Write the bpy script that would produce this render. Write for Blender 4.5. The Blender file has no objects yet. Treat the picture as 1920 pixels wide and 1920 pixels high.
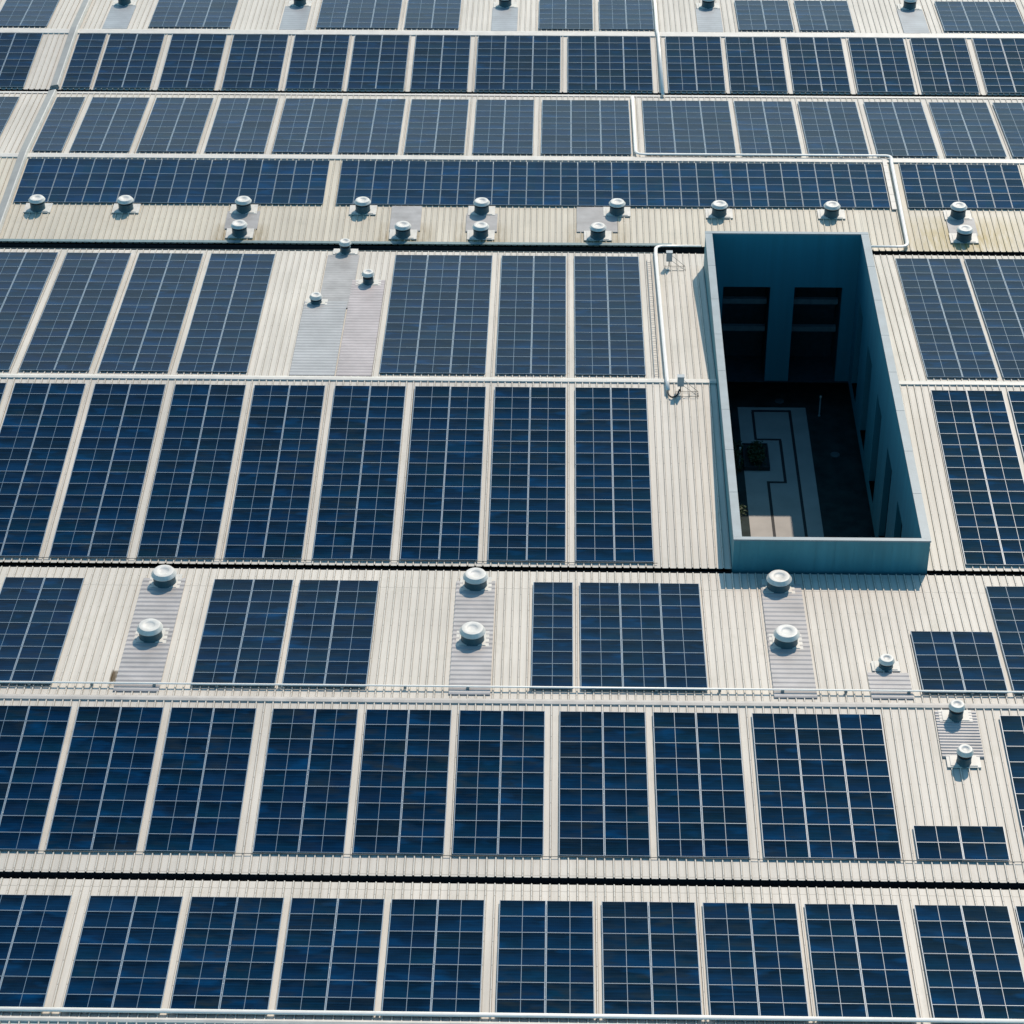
import bpy, bmesh, math, random
from mathutils import Vector, Matrix
R = math.radians
random.seed(11)
sc = bpy.context.scene
col = sc.collection

# ------------------------------------------------------------------ helpers
def link(o, parent=None):
    col.objects.link(o)
    if parent is not None:
        o.parent = parent
    return o

def tag(o, label=None, cat=None, group=None, kind=None):
    if label: o['label'] = label
    if cat: o['category'] = cat
    if group: o['group'] = group
    if kind: o['kind'] = kind
    return o

def thing(name, label, cat, loc=(0, 0, 0), group=None, rot=(0, 0, 0)):
    o = bpy.data.objects.new(name, None)
    o.empty_display_size = 0.3
    o.location = loc
    o.rotation_euler = rot
    link(o)
    return tag(o, label, cat, group)

class MB:
    """collects faces, becomes one mesh object"""
    def __init__(s):
        s.v = []; s.f = []; s.m = []; s.sm = []
    def add(s, vs, fs, mi=0, smooth=False):
        b = len(s.v)
        s.v += [tuple(v) for v in vs]
        for f in fs:
            s.f.append([b + i for i in f]); s.m.append(mi); s.sm.append(smooth)
    def quad(s, a, b, c, d, mi=0):
        s.add([a, b, c, d], [(0, 1, 2, 3)], mi)
    def box(s, x0, x1, y0, y1, z0, z1, mi=0, zf=None):
        # zf(x,y): optional height offset so that the box follows a slope
        g = (lambda x, y: 0.0) if zf is None else zf
        vs = [(x, y, z + g(x, y)) for z in (z0, z1) for (x, y) in ((x0, y0), (x1, y0), (x1, y1), (x0, y1))]
        s.add(vs, [(3, 2, 1, 0), (4, 5, 6, 7), (0, 1, 5, 4), (1, 2, 6, 5), (2, 3, 7, 6), (3, 0, 4, 7)], mi)
    def lathe(s, prof, n=28, mi=0, cx=0, cy=0, smooth=True):
        vs = []; fs = []
        for (r, z) in prof:
            for k in range(n):
                a = 2 * math.pi * k / n
                vs.append((cx + r * math.cos(a), cy + r * math.sin(a), z))
        for i in range(len(prof) - 1):
            for k in range(n):
                k2 = (k + 1) % n
                fs.append((i * n + k, i * n + k2, (i + 1) * n + k2, (i + 1) * n + k))
        s.add(vs, fs, mi, smooth)
    def tube(s, pts, r, n=10, mi=0, bend=0.0, flat=1.0):
        P = [Vector(p) for p in pts]
        if bend > 0:
            Q = [P[0]]
            for i in range(1, len(P) - 1):
                a, b, c = P[i - 1], P[i], P[i + 1]
                d1 = (a - b); d2 = (c - b)
                if d1.normalized().dot(d2.normalized()) < -0.98:
                    Q.append(b); continue
                k = min(bend, d1.length * .45, d2.length * .45)
                s0 = b + d1.normalized() * k; s1 = b + d2.normalized() * k
                for t in range(7):
                    u = t / 6
                    Q.append(s0 * (1 - u) ** 2 + b * 2 * u * (1 - u) + s1 * u * u)
            Q.append(P[-1]); P = Q
        vs = []; fs = []
        for i, p in enumerate(P):
            d = (P[min(i + 1, len(P) - 1)] - P[max(i - 1, 0)]).normalized()
            up = Vector((0, 0, 1)) if abs(d.z) < .9 else Vector((0, 1, 0))
            a = d.cross(up).normalized(); b = a.cross(d)
            for k in range(n):
                t = 2 * math.pi * k / n
                vs.append(p + a * (r * math.cos(t)) + b * (r * flat * math.sin(t)))
        for i in range(len(P) - 1):
            for k in range(n):
                k2 = (k + 1) % n
                fs.append((i * n + k, i * n + k2, (i + 1) * n + k2, (i + 1) * n + k))
        fs.append(tuple(range(n))[::-1]); fs.append(tuple((len(P) - 1) * n + k for k in range(n)))
        s.add(vs, fs, mi, True)
    def mesh(s, name, mats):
        me = bpy.data.meshes.new(name)
        me.from_pydata(s.v, [], s.f)
        for m in mats: me.materials.append(m)
        me.polygons.foreach_set('material_index', s.m)
        me.polygons.foreach_set('use_smooth', s.sm)
        me.update()
        bm = bmesh.new(); bm.from_mesh(me)
        bmesh.ops.recalc_face_normals(bm, faces=bm.faces)
        bm.to_mesh(me); bm.free()
        return me
    def build(s, name, mats, parent=None, loc=(0, 0, 0)):
        if not isinstance(mats, (list, tuple)): mats = [mats]
        o = bpy.data.objects.new(name, s.mesh(name, mats))
        o.location = loc
        return link(o, parent)

# ------------------------------------------------------------------ materials
def newmat(name):
    m = bpy.data.materials.new(name); m.use_nodes = True
    nt = m.node_tree; b = nt.nodes['Principled BSDF']
    return m, nt, b, nt.links

def nd(nt, t, **kw):
    n = nt.nodes.new(t)
    for k, v in kw.items(): setattr(n, k, v)
    return n

def mth(nt, op, a, b=None, c=None, clamp=False):
    n = nt.nodes.new('ShaderNodeMath'); n.operation = op; n.use_clamp = clamp
    for i, x in enumerate((a, b, c)):
        if x is None: continue
        if isinstance(x, (int, float)): n.inputs[i].default_value = x
        else: nt.links.new(x, n.inputs[i])
    return n.outputs[0]

def mix(nt, fac, a, b, mode='MIX'):
    n = nt.nodes.new('ShaderNodeMix'); n.data_type = 'RGBA'; n.blend_type = mode
    for sock, x in ((n.inputs[0], fac), (n.inputs[6], a), (n.inputs[7], b)):
        if isinstance(x, (int, float)): sock.default_value = x
        elif isinstance(x, tuple): sock.default_value = (*x, 1)
        else: nt.links.new(x, sock)
    return n.outputs[2]

def noise(nt, vec, scale, detail=4, rough=.55, sx=1, sy=1, sz=1, out='Fac'):
    mp = nd(nt, 'ShaderNodeMapping'); mp.inputs['Scale'].default_value = (sx, sy, sz)
    nt.links.new(vec, mp.inputs['Vector'])
    n = nd(nt, 'ShaderNodeTexNoise'); n.inputs['Scale'].default_value = scale
    n.inputs['Detail'].default_value = detail; n.inputs['Roughness'].default_value = rough
    nt.links.new(mp.outputs[0], n.inputs['Vector'])
    return n.outputs[out]

def ramp(nt, fac, a, b):
    n = nd(nt, 'ShaderNodeMapRange'); n.inputs['From Min'].default_value = a; n.inputs['From Max'].default_value = b
    nt.links.new(fac, n.inputs['Value']); return n.outputs[0]

def plain(name, c, rough=.5, metal=0.0, var=.12, scale=3.0, spec=.5, st=(1, 1, 1)):
    m, nt, b, L = newmat(name)
    tc = nd(nt, 'ShaderNodeTexCoord').outputs['Object']
    f = noise(nt, tc, scale, 5, .55, *st)
    d = tuple(x * (1 - var) for x in c); u = tuple(min(1, x * (1 + var)) for x in c)
    L.new(mix(nt, ramp(nt, f, .3, .7), d, u), b.inputs['Base Color'])
    b.inputs['Roughness'].default_value = rough; b.inputs['Metallic'].default_value = metal
    b.inputs['Specular IOR Level'].default_value = spec
    return m

def roof_mat(name, base, stains=(), laps=()):
    m, nt, b, L = newmat(name)
    tc = nd(nt, 'ShaderNodeTexCoord').outputs['Object']
    big = noise(nt, tc, .12, 5, .6)
    streak = noise(nt, tc, 1.0, 4, .6, sx=2.2, sy=.10)
    fine = noise(nt, tc, 9.0, 3, .6, sx=1, sy=.4)
    c1 = tuple(x * .88 for x in base); c2 = tuple(min(1, x * 1.07) for x in base)
    c = mix(nt, ramp(nt, big, .3, .7), c1, c2)
    c = mix(nt, mth(nt, 'MULTIPLY', ramp(nt, streak, .42, .75), .42), c, (.36, .31, .25))
    c = mix(nt, mth(nt, 'MULTIPLY', ramp(nt, fine, .55, .8), .18), c, (.40, .36, .31))
    sep = nd(nt, 'ShaderNodeSeparateXYZ'); L.new(tc, sep.inputs[0])
    X, Y = sep.outputs[0], sep.outputs[1]
    # every sheet is 0.8 m wide: a slight tone of its own
    sheet = nd(nt, 'ShaderNodeTexWhiteNoise', noise_dimensions='1D')
    L.new(mth(nt, 'FLOOR', mth(nt, 'DIVIDE', X, .8)), sheet.inputs['W'])
    c = mix(nt, mth(nt, 'MULTIPLY', sheet.outputs['Value'], .14), c, (.44, .40, .34))
    # rib shade painted into the sheet colour, dark lines at the foot of each rib
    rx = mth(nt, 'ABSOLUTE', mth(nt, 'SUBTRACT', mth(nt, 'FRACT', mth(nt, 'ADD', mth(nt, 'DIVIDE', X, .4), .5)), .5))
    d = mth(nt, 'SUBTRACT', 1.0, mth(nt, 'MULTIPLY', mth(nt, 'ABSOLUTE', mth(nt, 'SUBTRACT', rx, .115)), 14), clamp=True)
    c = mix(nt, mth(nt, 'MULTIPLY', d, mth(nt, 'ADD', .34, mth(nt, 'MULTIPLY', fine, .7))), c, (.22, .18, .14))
    # screw rows on the ribs, one row over each purlin, with small weathered halos
    py = mth(nt, 'ABSOLUTE', mth(nt, 'SUBTRACT', mth(nt, 'FRACT', mth(nt, 'DIVIDE', Y, 1.45)), .5))
    sc_ = mth(nt, 'MULTIPLY', mth(nt, 'LESS_THAN', py, .022), mth(nt, 'LESS_THAN', rx, .06))
    c = mix(nt, mth(nt, 'MULTIPLY', sc_, .55), c, (.16, .14, .12))
    blot = ramp(nt, noise(nt, tc, .55, 6, .7), .56, .72)
    c = mix(nt, mth(nt, 'MULTIPLY', blot, .32), c, (.40, .36, .28))
    for ly in laps:
        e = mth(nt, 'LESS_THAN', mth(nt, 'ABSOLUTE', mth(nt, 'SUBTRACT', Y, ly)), .025)
        c = mix(nt, mth(nt, 'MULTIPLY', e, .45), c, (.2, .18, .15))
    for (sx_, sy_, wx, wy, amt, tint) in stains:
        gx = mth(nt, 'SUBTRACT', 1.0, mth(nt, 'DIVIDE', mth(nt, 'ABSOLUTE', mth(nt, 'SUBTRACT', X, sx_)), wx), clamp=True)
        gy = mth(nt, 'SUBTRACT', 1.0, mth(nt, 'DIVIDE', mth(nt, 'ABSOLUTE', mth(nt, 'SUBTRACT', Y, sy_)), wy), clamp=True)
        st = ramp(nt, noise(nt, tc, 2.5, 4, .6, sx=1.6, sy=.25), .28, .58)
        f = mth(nt, 'MULTIPLY', mth(nt, 'MULTIPLY', mth(nt, 'SQRT', gx), mth(nt, 'SQRT', gy)), mth(nt, 'MULTIPLY', st, amt), clamp=True)
        c = mix(nt, f, c, tint)
    L.new(c, b.inputs['Base Color'])
    b.inputs['Roughness'].default_value = .5
    b.inputs['Specular IOR Level'].default_value = .3
    return m

ROOF = (.668, .594, .508)
RUST = (.27, .19, .08)
M = {}
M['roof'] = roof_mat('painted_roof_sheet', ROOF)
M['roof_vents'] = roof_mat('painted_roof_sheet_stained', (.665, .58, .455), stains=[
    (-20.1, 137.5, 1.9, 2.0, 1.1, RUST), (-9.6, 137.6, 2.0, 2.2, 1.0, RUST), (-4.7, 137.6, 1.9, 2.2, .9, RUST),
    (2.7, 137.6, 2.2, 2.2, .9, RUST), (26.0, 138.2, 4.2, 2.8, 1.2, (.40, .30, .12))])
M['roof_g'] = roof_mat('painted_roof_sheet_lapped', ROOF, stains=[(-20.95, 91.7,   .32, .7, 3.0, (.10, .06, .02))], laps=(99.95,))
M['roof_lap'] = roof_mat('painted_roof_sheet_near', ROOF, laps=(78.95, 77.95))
M['cap'] = plain('ridge_cap_paint', (.645, .58, .505), .5, var=.10, scale=1.5)
M['cap_grey'] = plain('joint_cover_grey', (.34, .32, .29), .55, var=.12, scale=.8)
M['cap_dull'] = plain('ridge_cap_weathered', (.50, .44, .385), .55, var=.16, scale=1.2)
M['white_pipe'] = plain('white_pipe', (.80, .735, .66), .35, var=.05)
M['gutter'] = plain('gutter_dark', (.018, .022, .026), .7, var=.3)
M['gutter_lip'] = plain('gutter_lip', (.13, .20, .205), .5, var=.2)
M['parapet'] = plain('parapet_teal_sheet', (.062, .225, .265), .55, var=.12, scale=.9, st=(2.2, 1, .25))
M['coping'] = plain('coping_grey_metal', (.205, .250, .270), .45, var=.12, scale=1.2)
M['court_wall'] = plain('courtyard_teal_wall', (.024, .185, .24), .75, var=.11, scale=.6, st=(2.5, 2.5, .12))
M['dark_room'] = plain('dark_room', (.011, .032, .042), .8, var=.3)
M['slab'] = plain('slab_edge', (.10, .13, .14), .8, var=.15)
M['vent_white'] = plain('vent_cap_white', (.66, .61, .545), .5, var=.14, scale=3)
M['vent_grey'] = plain('vent_throat', (.028, .080, .100), .5, var=.2, scale=2)
M['vent_dark'] = plain('vent_louvre', (.010, .014, .018), .7, var=.2)
M['plate'] = plain('vent_plate', (.60, .55, .485), .5, var=.12, scale=2)
M['flash'] = plain('grey_flashing', (.40, .36, .34), .5, var=.16, scale=.7)
M['flash_pink'] = plain('pinkish_flashing', (.41, .345, .33), .5, var=.16, scale=.7)
M['flash_blue'] = plain('bluish_flashing', (.365, .35, .34), .5, var=.18, scale=.5)
M['flash_dull'] = plain('dull_flashing', (.33, .305, .29), .55, var=.22, scale=.8)
M['flash_far'] = plain('blue_grey_flashing', (.28, .29, .30), .5, var=.16, scale=.7)
M['alu'] = plain('aluminium_rail', (.50, .50, .49), .35, metal=.3, var=.08)
M['tray'] = plain('cable_tray_steel', (.30, .28, .26), .5, var=.2)
M['black'] = plain('black_rubber', (.012, .012, .014), .5, var=.2)
M['box_grey'] = plain('box_grey', (.33, .36, .37), .45, var=.1)
M['rod'] = plain('rod_steel', (.16, .14, .12), .5, var=.2)
M['paving'] = plain('courtyard_concrete', (.46, .43, .40), .8, var=.10, scale=.7)
M['drain'] = plain('paving_channel', (.03, .032, .035), .8, var=.2)
M['soil'] = plain('courtyard_soil', (.02, .034, .034), .95, var=.5, scale=1.0)
M['earth'] = plain('earth', (.07, .075, .05), .95, var=.4, scale=.05)
M['leaf'] = plain('leaf', (.035, .065, .02), .6, var=.5, scale=4)
M['outer'] = plain('outer_wall', (.45, .43, .39), .7, var=.1, scale=.4)
M['wood'] = plain('stem', (.06, .045, .03), .8, var=.3)

def glass_mat(name, gain=1.0):
    m, nt, b, L = newmat(name)
    tc = nd(nt, 'ShaderNodeTexCoord').outputs['Object']
    oi = nd(nt, 'ShaderNodeObjectInfo')
    rnd = oi.outputs['Random']
    wn = nd(nt, 'ShaderNodeTexWhiteNoise', noise_dimensions='1D')
    sep = nd(nt, 'ShaderNodeSeparateXYZ'); L.new(tc, sep.inputs[0])
    X, Y = sep.outputs[0], sep.outputs[1]
    half = mth(nt, 'GREATER_THAN', X, 0.0)
    L.new(mth(nt, 'ADD', mth(nt, 'MULTIPLY', rnd, 917.0), mth(nt, 'MULTIPLY', half, .37)), wn.inputs['W'])
    cr = nd(nt, 'ShaderNodeValToRGB')
    e = cr.color_ramp.elements
    e[0].position = 0; e[0].color = (.0006, .0140, .044, 1)
    e[1].position = 1; e[1].color = (.0050, .0100, .018, 1)
    for p, c in ((.25, (.0005, .0165, .054)), (.5, (.0006, .0185, .046)), (.7, (.0008, .0250, .074)), (.85, (.0018, .0140, .038))):
        k = e.new(p); k.color = (*c, 1)
    L.new(rnd, cr.inputs[0])
    c = cr.outputs[0]
    c = mix(nt, mth(nt, 'MULTIPLY', wn.outputs['Value'], .45), c, (.0010, .0060, .020))
    c = mix(nt, mth(nt, 'MULTIPLY', mth(nt, 'GREATER_THAN', wn.outputs['Value'], .80), .22), c, (.0020, .0300, .0420))
    c = mix(nt, mth(nt, 'MULTIPLY', mth(nt, 'LESS_THAN', wn.outputs['Value'], .16), .25), c, (.0110, .0110, .0300))
    # cell-to-cell tone: cells are 0.166 m wide
    cell = nd(nt, 'ShaderNodeTexWhiteNoise', noise_dimensions='4D')
    fl = nd(nt, 'ShaderNodeVectorMath', operation='FLOOR')
    mp = nd(nt, 'ShaderNodeMapping'); mp.inputs['Scale'].default_value = (12.1, 6.2, 0)
    L.new(tc, mp.inputs['Vector']); L.new(mp.outputs[0], fl.inputs[0])
    L.new(fl.outputs[0], cell.inputs['Vector']); L.new(rnd, cell.inputs['W'])
    c = mix(nt, mth(nt, 'MULTIPLY', cell.outputs['Value'], .12), c, (.0020, .018, .065))
    # each module is darker towards its upper edge, in wavy bands, with brown and bright blue patches
    def n4(sx, sy, scale, off, vec=None):
        mp_ = nd(nt, 'ShaderNodeMapping'); mp_.inputs['Scale'].default_value = (sx, sy, 1)
        L.new(vec if vec is not None else tc, mp_.inputs['Vector'])
        q = nd(nt, 'ShaderNodeTexNoise', noise_dimensions='4D'); q.inputs['Scale'].default_value = scale; q.inputs['Detail'].default_value = 3
        L.new(mp_.outputs[0], q.inputs['Vector']); L.new(mth(nt, 'ADD', mth(nt, 'MULTIPLY', rnd, 57.0), off), q.inputs['W'])
        return q.outputs['Fac']
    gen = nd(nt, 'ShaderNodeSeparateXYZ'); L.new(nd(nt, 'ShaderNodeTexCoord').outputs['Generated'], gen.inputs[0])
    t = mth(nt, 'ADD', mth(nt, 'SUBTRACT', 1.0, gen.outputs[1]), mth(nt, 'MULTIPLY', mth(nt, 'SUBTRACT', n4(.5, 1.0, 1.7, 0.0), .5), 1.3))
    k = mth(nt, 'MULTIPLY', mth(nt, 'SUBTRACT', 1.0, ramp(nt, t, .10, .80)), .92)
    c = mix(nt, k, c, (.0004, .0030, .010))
    st_ = ramp(nt, n4(.25, 6.0, 1.5, 3.0), .5, .75)
    c = mix(nt, mth(nt, 'MULTIPLY', st_, .40), c, (.0014, .030, .085))
    where = nd(nt, 'ShaderNodeTexNoise'); where.inputs['Scale'].default_value = .11; where.inputs['Detail'].default_value = 3
    L.new(oi.outputs['Location'], where.inputs['Vector'])
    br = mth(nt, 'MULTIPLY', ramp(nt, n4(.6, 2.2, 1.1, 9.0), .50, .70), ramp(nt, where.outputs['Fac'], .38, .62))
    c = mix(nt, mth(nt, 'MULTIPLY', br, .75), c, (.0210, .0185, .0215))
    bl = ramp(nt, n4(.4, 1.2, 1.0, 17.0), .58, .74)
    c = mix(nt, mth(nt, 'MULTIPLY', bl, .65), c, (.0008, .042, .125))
    # thin light gaps between cells
    def grid(s, n, w):
        g = mth(nt, 'ABSOLUTE', mth(nt, 'SUBTRACT', mth(nt, 'FRACT', mth(nt, 'MULTIPLY', s, n)), .5))
        return mth(nt, 'GREATER_THAN', g, .5 - w)
    g = mth(nt, 'MAXIMUM', grid(Y, 6.2, .022), mth(nt, 'MULTIPLY', grid(X, 12.1, .012), .6))
    c = mix(nt, mth(nt, 'MULTIPLY', g, .12), c, (.10, .16, .23))
    # settled dust, heavier on some panels
    dust = noise(nt, tc, 1.3, 5, .6, sx=.6, sy=1.0)
    c = mix(nt, mth(nt, 'MULTIPLY', ramp(nt, dust, .42, .8), .006), c, (.30, .26, .21))
    c = mix(nt, 1.0, c, (.72, 1.08, 1.08), 'MULTIPLY')
    if gain != 1.0: c = mix(nt, .30, mix(nt, 1.0, c, (gain, gain, gain), 'MULTIPLY'), (.010, .030, .055))
    L.new(c, b.inputs['Base Color'])
    b.inputs['Roughness'].default_value = .05
    b.inputs['IOR'].default_value = 1.27
    b.inputs['Specular IOR Level'].default_value = .28
    b.inputs['Specular Tint'].default_value = (.35, .8, 1.0, 1)      # blue antireflective coat
    return m
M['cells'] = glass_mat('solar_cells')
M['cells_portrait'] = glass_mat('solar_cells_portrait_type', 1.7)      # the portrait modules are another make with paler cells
M['frame'] = plain('panel_frame', (.205, .26, .31), .4, var=.08)
M['strip'] = plain('panel_backsheet_strip', (.08, .135, .19), .4, var=.05)

# ------------------------------------------------------------------ the roof profile (y, z of the panel level above)
V = [(69.75, .635), (78.59, .20), (90.32, .78), (101.78, -.04), (118.72, .70), (136.50, -.70), (148.25, -.30), (159.60, -1.06), (168.91, -.60), (182.5, -1.30)]
Z0 = -.14                                   # the roof sheet lies below the panel level
def prof(y):
    for i in range(len(V) - 1):
        if y <= V[i + 1][0] or i == len(V) - 2:
            (a, za), (b, zb) = V[i], V[i + 1]
            return za + (zb - za) * (y - a) / (b - a)
def prof_s(i, y):
    (a, za), (b, zb) = V[i], V[i + 1]
    return za + (zb - za) * (y - a) / (b - a)
def slope(i): return math.atan2(V[i + 1][1] - V[i][1], V[i + 1][0] - V[i][0])
XL, XR = -50.0, 42.0
WX0, WX1, WY0, WY1 = 9.20, 19.25, 101.84, 134.25      # outer faces of the light well

B = thing('factory_building', 'wide factory roof of cream ribbed sheets in low ridges round a light well', 'building', (0, 0, 0))

def roof_sheet(i, y0, y1, x0, x1, mb):
    # trapezoid ribs every 0.4 m, running up the slope
    xs = [(x0, 0)]
    k = math.ceil((x0 + .06) / .4)
    while k * .4 < x1 - .06:
        c = k * .4
        xs += [(c - .045, 0), (c - .024, .062), (c + .024, .062), (c + .045, 0)]
        k += 1
    xs.append((x1, 0))
    vs = []
    for y in (y0, y1):
        vs += [(x, y, prof_s(i, y) + Z0 + h) for x, h in xs]
    n = len(xs)
    mb.add(vs, [(j, j + 1, n + j + 1, n + j) for j in range(n - 1)])
    # folded-down sheet ends, so that an eave has a thickness
    for r_, y in ((0, y0), (1, y1)):
        ev = []
        for x, h in xs:
            z = prof_s(i, y) + Z0 + h
            ev += [(x, y, z), (x, y, z - .018)]
        mb.add(ev, [(2 * j, 2 * j + 1, 2 * j + 3, 2 * j + 2) for j in range(n - 1)])

slopes = [  # index, y0, y1, material
    (0, 69.85, 78.40, 'roof_lap'), (1, 78.84, 90.318, 'roof_lap'), (2, 90.322, 101.56, 'roof_g'), (3, 101.99, 118.66, 'roof'),
    (4, 118.78, 136.02, 'roof'), (5, 136.98, 148.20, 'roof_vents'), (6, 148.30, 159.42, 'roof'), (7, 159.84, 168.86, 'roof'), (8, 168.96, 182.4, 'roof')]
for i, y0, y1, mt in slopes:
    mb = MB()
    if i == 3:
        roof_sheet(i, y0, y1, XL, WX0, mb); roof_sheet(i, y0, y1, WX1, XR, mb)
    elif i == 4:
        roof_sheet(i, y0, y1, XL, WX0, mb); roof_sheet(i, y0, y1, WX1, XR, mb); roof_sheet(i, WY1, y1, WX0, WX1, mb)
    elif i == 5:
        roof_sheet(i, y0, y1, XL, 19.6, mb); roof_sheet(i, 136.62, y1, 19.6, XR, mb)
    else:
        roof_sheet(i, y0, y1, XL, XR, mb)
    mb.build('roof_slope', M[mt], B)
# near slope beyond the nearest ridge, falling to the camera's side
mb = MB()
xs = []
k = math.ceil(XL / .4)
while k * .4 < XR:
    c = k * .4; xs += [(c - .045, 0), (c - .024, .062), (c + .024, .062), (c + .045, 0)]; k += 1
vs = [(x, y, .62 - .052 * (69.65 - y) + Z0 + h) for y in (60, 69.65) for x, h in xs]
n = len(xs); mb.add(vs, [(j, j + 1, n + j + 1, n + j) for j in range(n - 1)])
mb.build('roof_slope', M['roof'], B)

# ridge caps: folded sheets with a turned-down lip on each side
def ridge(yc, i0, i1, hw0, hw1, spans, dz=.085, lip=.07, zc=None, mat='cap'):
    mb = MB()
    for x0, x1 in spans:
        zm = V[i1][1] + Z0 + dz + .02 if zc is None else zc
        za = (prof_s(i0, yc - hw0) if i0 is not None else zm - Z0 - dz - .04) + Z0 + dz
        zb = prof_s(i1, yc + hw1) + Z0 + dz
        pr = [(yc - hw0 - .015, za - lip), (yc - hw0, za), (yc, zm), (yc + hw1, zb), (yc + hw1 + .015, zb - lip)]
        nseg = max(1, int((x1 - x0) / 3.0))
        for s in range(nseg):
            a = x0 + (x1 - x0) * s / nseg; b = x0 + (x1 - x0) * (s + 1) / nseg
            up = .006 * (s % 2)
            vs = [(x, y, z + up) for x in (a, b + .03) for y, z in pr]
            mb.add(vs, [(j, j + 1, 5 + j + 1, 5 + j) for j in range(4)])
    return mb.build('ridge_cap', M[mat], B)
full = [(XL, XR)]
ridge(69.75, None, 0, .10, .12, full, zc=.635 + Z0 + .10)
ridge(90.12, 1, 1, .16, .15, full, dz=.075, zc=prof_s(1, 90.12) + Z0 + .095, mat='cap_dull')
ridge(118.80, 3, 4, .20, .20, [(XL, WX0 - .02), (WX1 + .02, XR)])
ridge(148.25, 5, 6, .42, .10, full)
ridge(168.88, 7, 8, .55, .12, full)

# valley gutters: deep dark troughs between the roof edges
def gutter(y0, y1, z, depth, spans, lipz=None):
    mb = MB()
    for x0, x1 in spans:
        mb.quad((x0, y0 - .12, z), (x1, y0 - .12, z), (x1, y0 - .12, z - depth), (x0, y0 - .12, z - depth))
        mb.quad((x0, y0 - .12, z - depth), (x1, y0 - .12, z - depth), (x1, y1 + .12, z - depth), (x0, y1 + .12, z - depth))
        mb.quad((x0, y1 + .12, z - depth), (x1, y1 + .12, z - depth), (x1, y1 + .12, z), (x0, y1 + .12, z))
    return mb.build('valley_gutter', M['gutter'], B)
gutter(78.40, 78.84, V[1][1] + Z0 - .10, .5, full)
gutter(101.56, 101.80, V[3][1] + Z0 - .12, .5, full)
g = gutter(136.02, 136.98, V[5][1] + Z0 - .16, .45, full)
mb = MB()
for x0, x1 in ((XL, 7.35),):
    mb.box(x0, x1, 136.95, 137.24, V[5][1] + Z0 + .075, V[5][1] + Z0 + .10)          # flashing over the sheet ends
    mb.box(x0, x1, 136.42, 136.45, V[5][1] + Z0 - .30, V[5][1] + Z0 - .12)           # inner lip of the double gutter
mb.build('gutter_lip', M['gutter_lip'], g)
g = gutter(159.44, 159.82, V[7][1] + Z0 - .1, .4, full)
mb = MB(); mb.box(XL, XR, 159.10, 159.36, V[7][1] + Z0 + .07, V[7][1] + Z0 + .085)
mb.build('gutter_lip', M['cap'], g)

# raised cover over the roof's expansion joint
mb = MB()
for i, (a, b) in ((5, (137.3, 148.25)), (6, (148.25, 159.2)), (7, (160.0, 168.91)), (8, (168.91, 180.0))):
    zf = lambda x, y, i=i: prof_s(i, y) + Z0
    # sloping grey lid and the low white upstand on its right
    P = [(-36.10, .07), (-36.04, .20), (-35.58, .30)]
    vs = [(x, y, zf(x, y) + h) for y in (a, b) for x, h in P]
    mb.add(vs, [(0, 1, 4, 3), (1, 2, 5, 4)], 0)
    vs = [(x, y, zf(x, y) + h) for y in (a, b) for x, h in ((-35.58, .30), (-35.50, .30), (-35.42, .05))]
    mb.add(vs, [(0, 1, 4, 3), (1, 2, 5, 4)], 1)
    mb.add([(x, a, zf(x, a) + h) for x, h in ((-36.10, .0), (-36.10, .07), (-36.04, .20), (-35.58, .30), (-35.50, .30), (-35.42, .0))], [(0, 1, 2, 3, 4, 5)], 0)
mb.build('joint_cover', [M['cap_grey'], M['cap']], B)

# outside walls of the building down to the ground
mb = MB()
for x in (XL, XR):
    for (a, za), (b, zb) in zip(V[:-1], V[1:]):
        mb.quad((x, a, -11), (x, b, -11), (x, b, zb + Z0 - .03), (x, a, za + Z0 - .03))
mb.quad((XL, 182.4, -11), (XR, 182.4, -11), (XR, 182.4, -1.5), (XL, 182.4, -1.5))
mb.quad((XL, 60, -11), (XR, 60, -11), (XR, 60, -.06), (XL, 60, -.06))
mb.build('outer_wall', M['outer'], B)

# ------------------------------------------------------------------ light well
ZT = 1.80
IX0, IX1, IY0, IY1 = WX0 + .42, WX1 - .44, WY0 + .23, WY1 - .24
mb = MB()   # upstanding parapet (outer faces)
mb.quad((WX0 + .03, WY0 + .03, -2), (WX1 - .03, WY0 + .03, -2), (WX1 - .03, WY0 + .03, ZT - .05), (WX0 + .03, WY0 + .03, ZT - .05))
mb.quad((WX0 + .03, WY1 - .03, -2), (WX1 - .03, WY1 - .03, -2), (WX1 - .03, WY1 - .03, ZT - .05), (WX0 + .03, WY1 - .03, ZT - .05))
mb.quad((WX0 + .03, WY0 + .03, -2), (WX0 + .03, WY1 - .03, -2), (WX0 + .03, WY1 - .03, ZT - .05), (WX0 + .03, WY0 + .03, ZT - .05))
mb.quad((WX1 - .03, WY0 + .03, -2), (WX1 - .03, WY1 - .03, -2), (WX1 - .03, WY1 - .03, ZT - .05), (WX1 - .03, WY0 + .03, ZT - .05))
# vertical sheet seams on the near face
x = WX0 + .35
while x < WX1 - .1:
    mb.box(x, x + .012, WY0 + .020, WY0 + .029, -.16, ZT - .06); x += .97
para = mb.build('parapet', M['parapet'], B)
mb = MB()
def cop(x0, x1, y0, y1):
    mb.box(x0, x1, y0, y1, ZT - .09, ZT)
y = WY0
cop(WX0, WX1, WY0, IY0 + .02)
cop(WX0, WX1, IY1 - .02, WY1)
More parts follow.
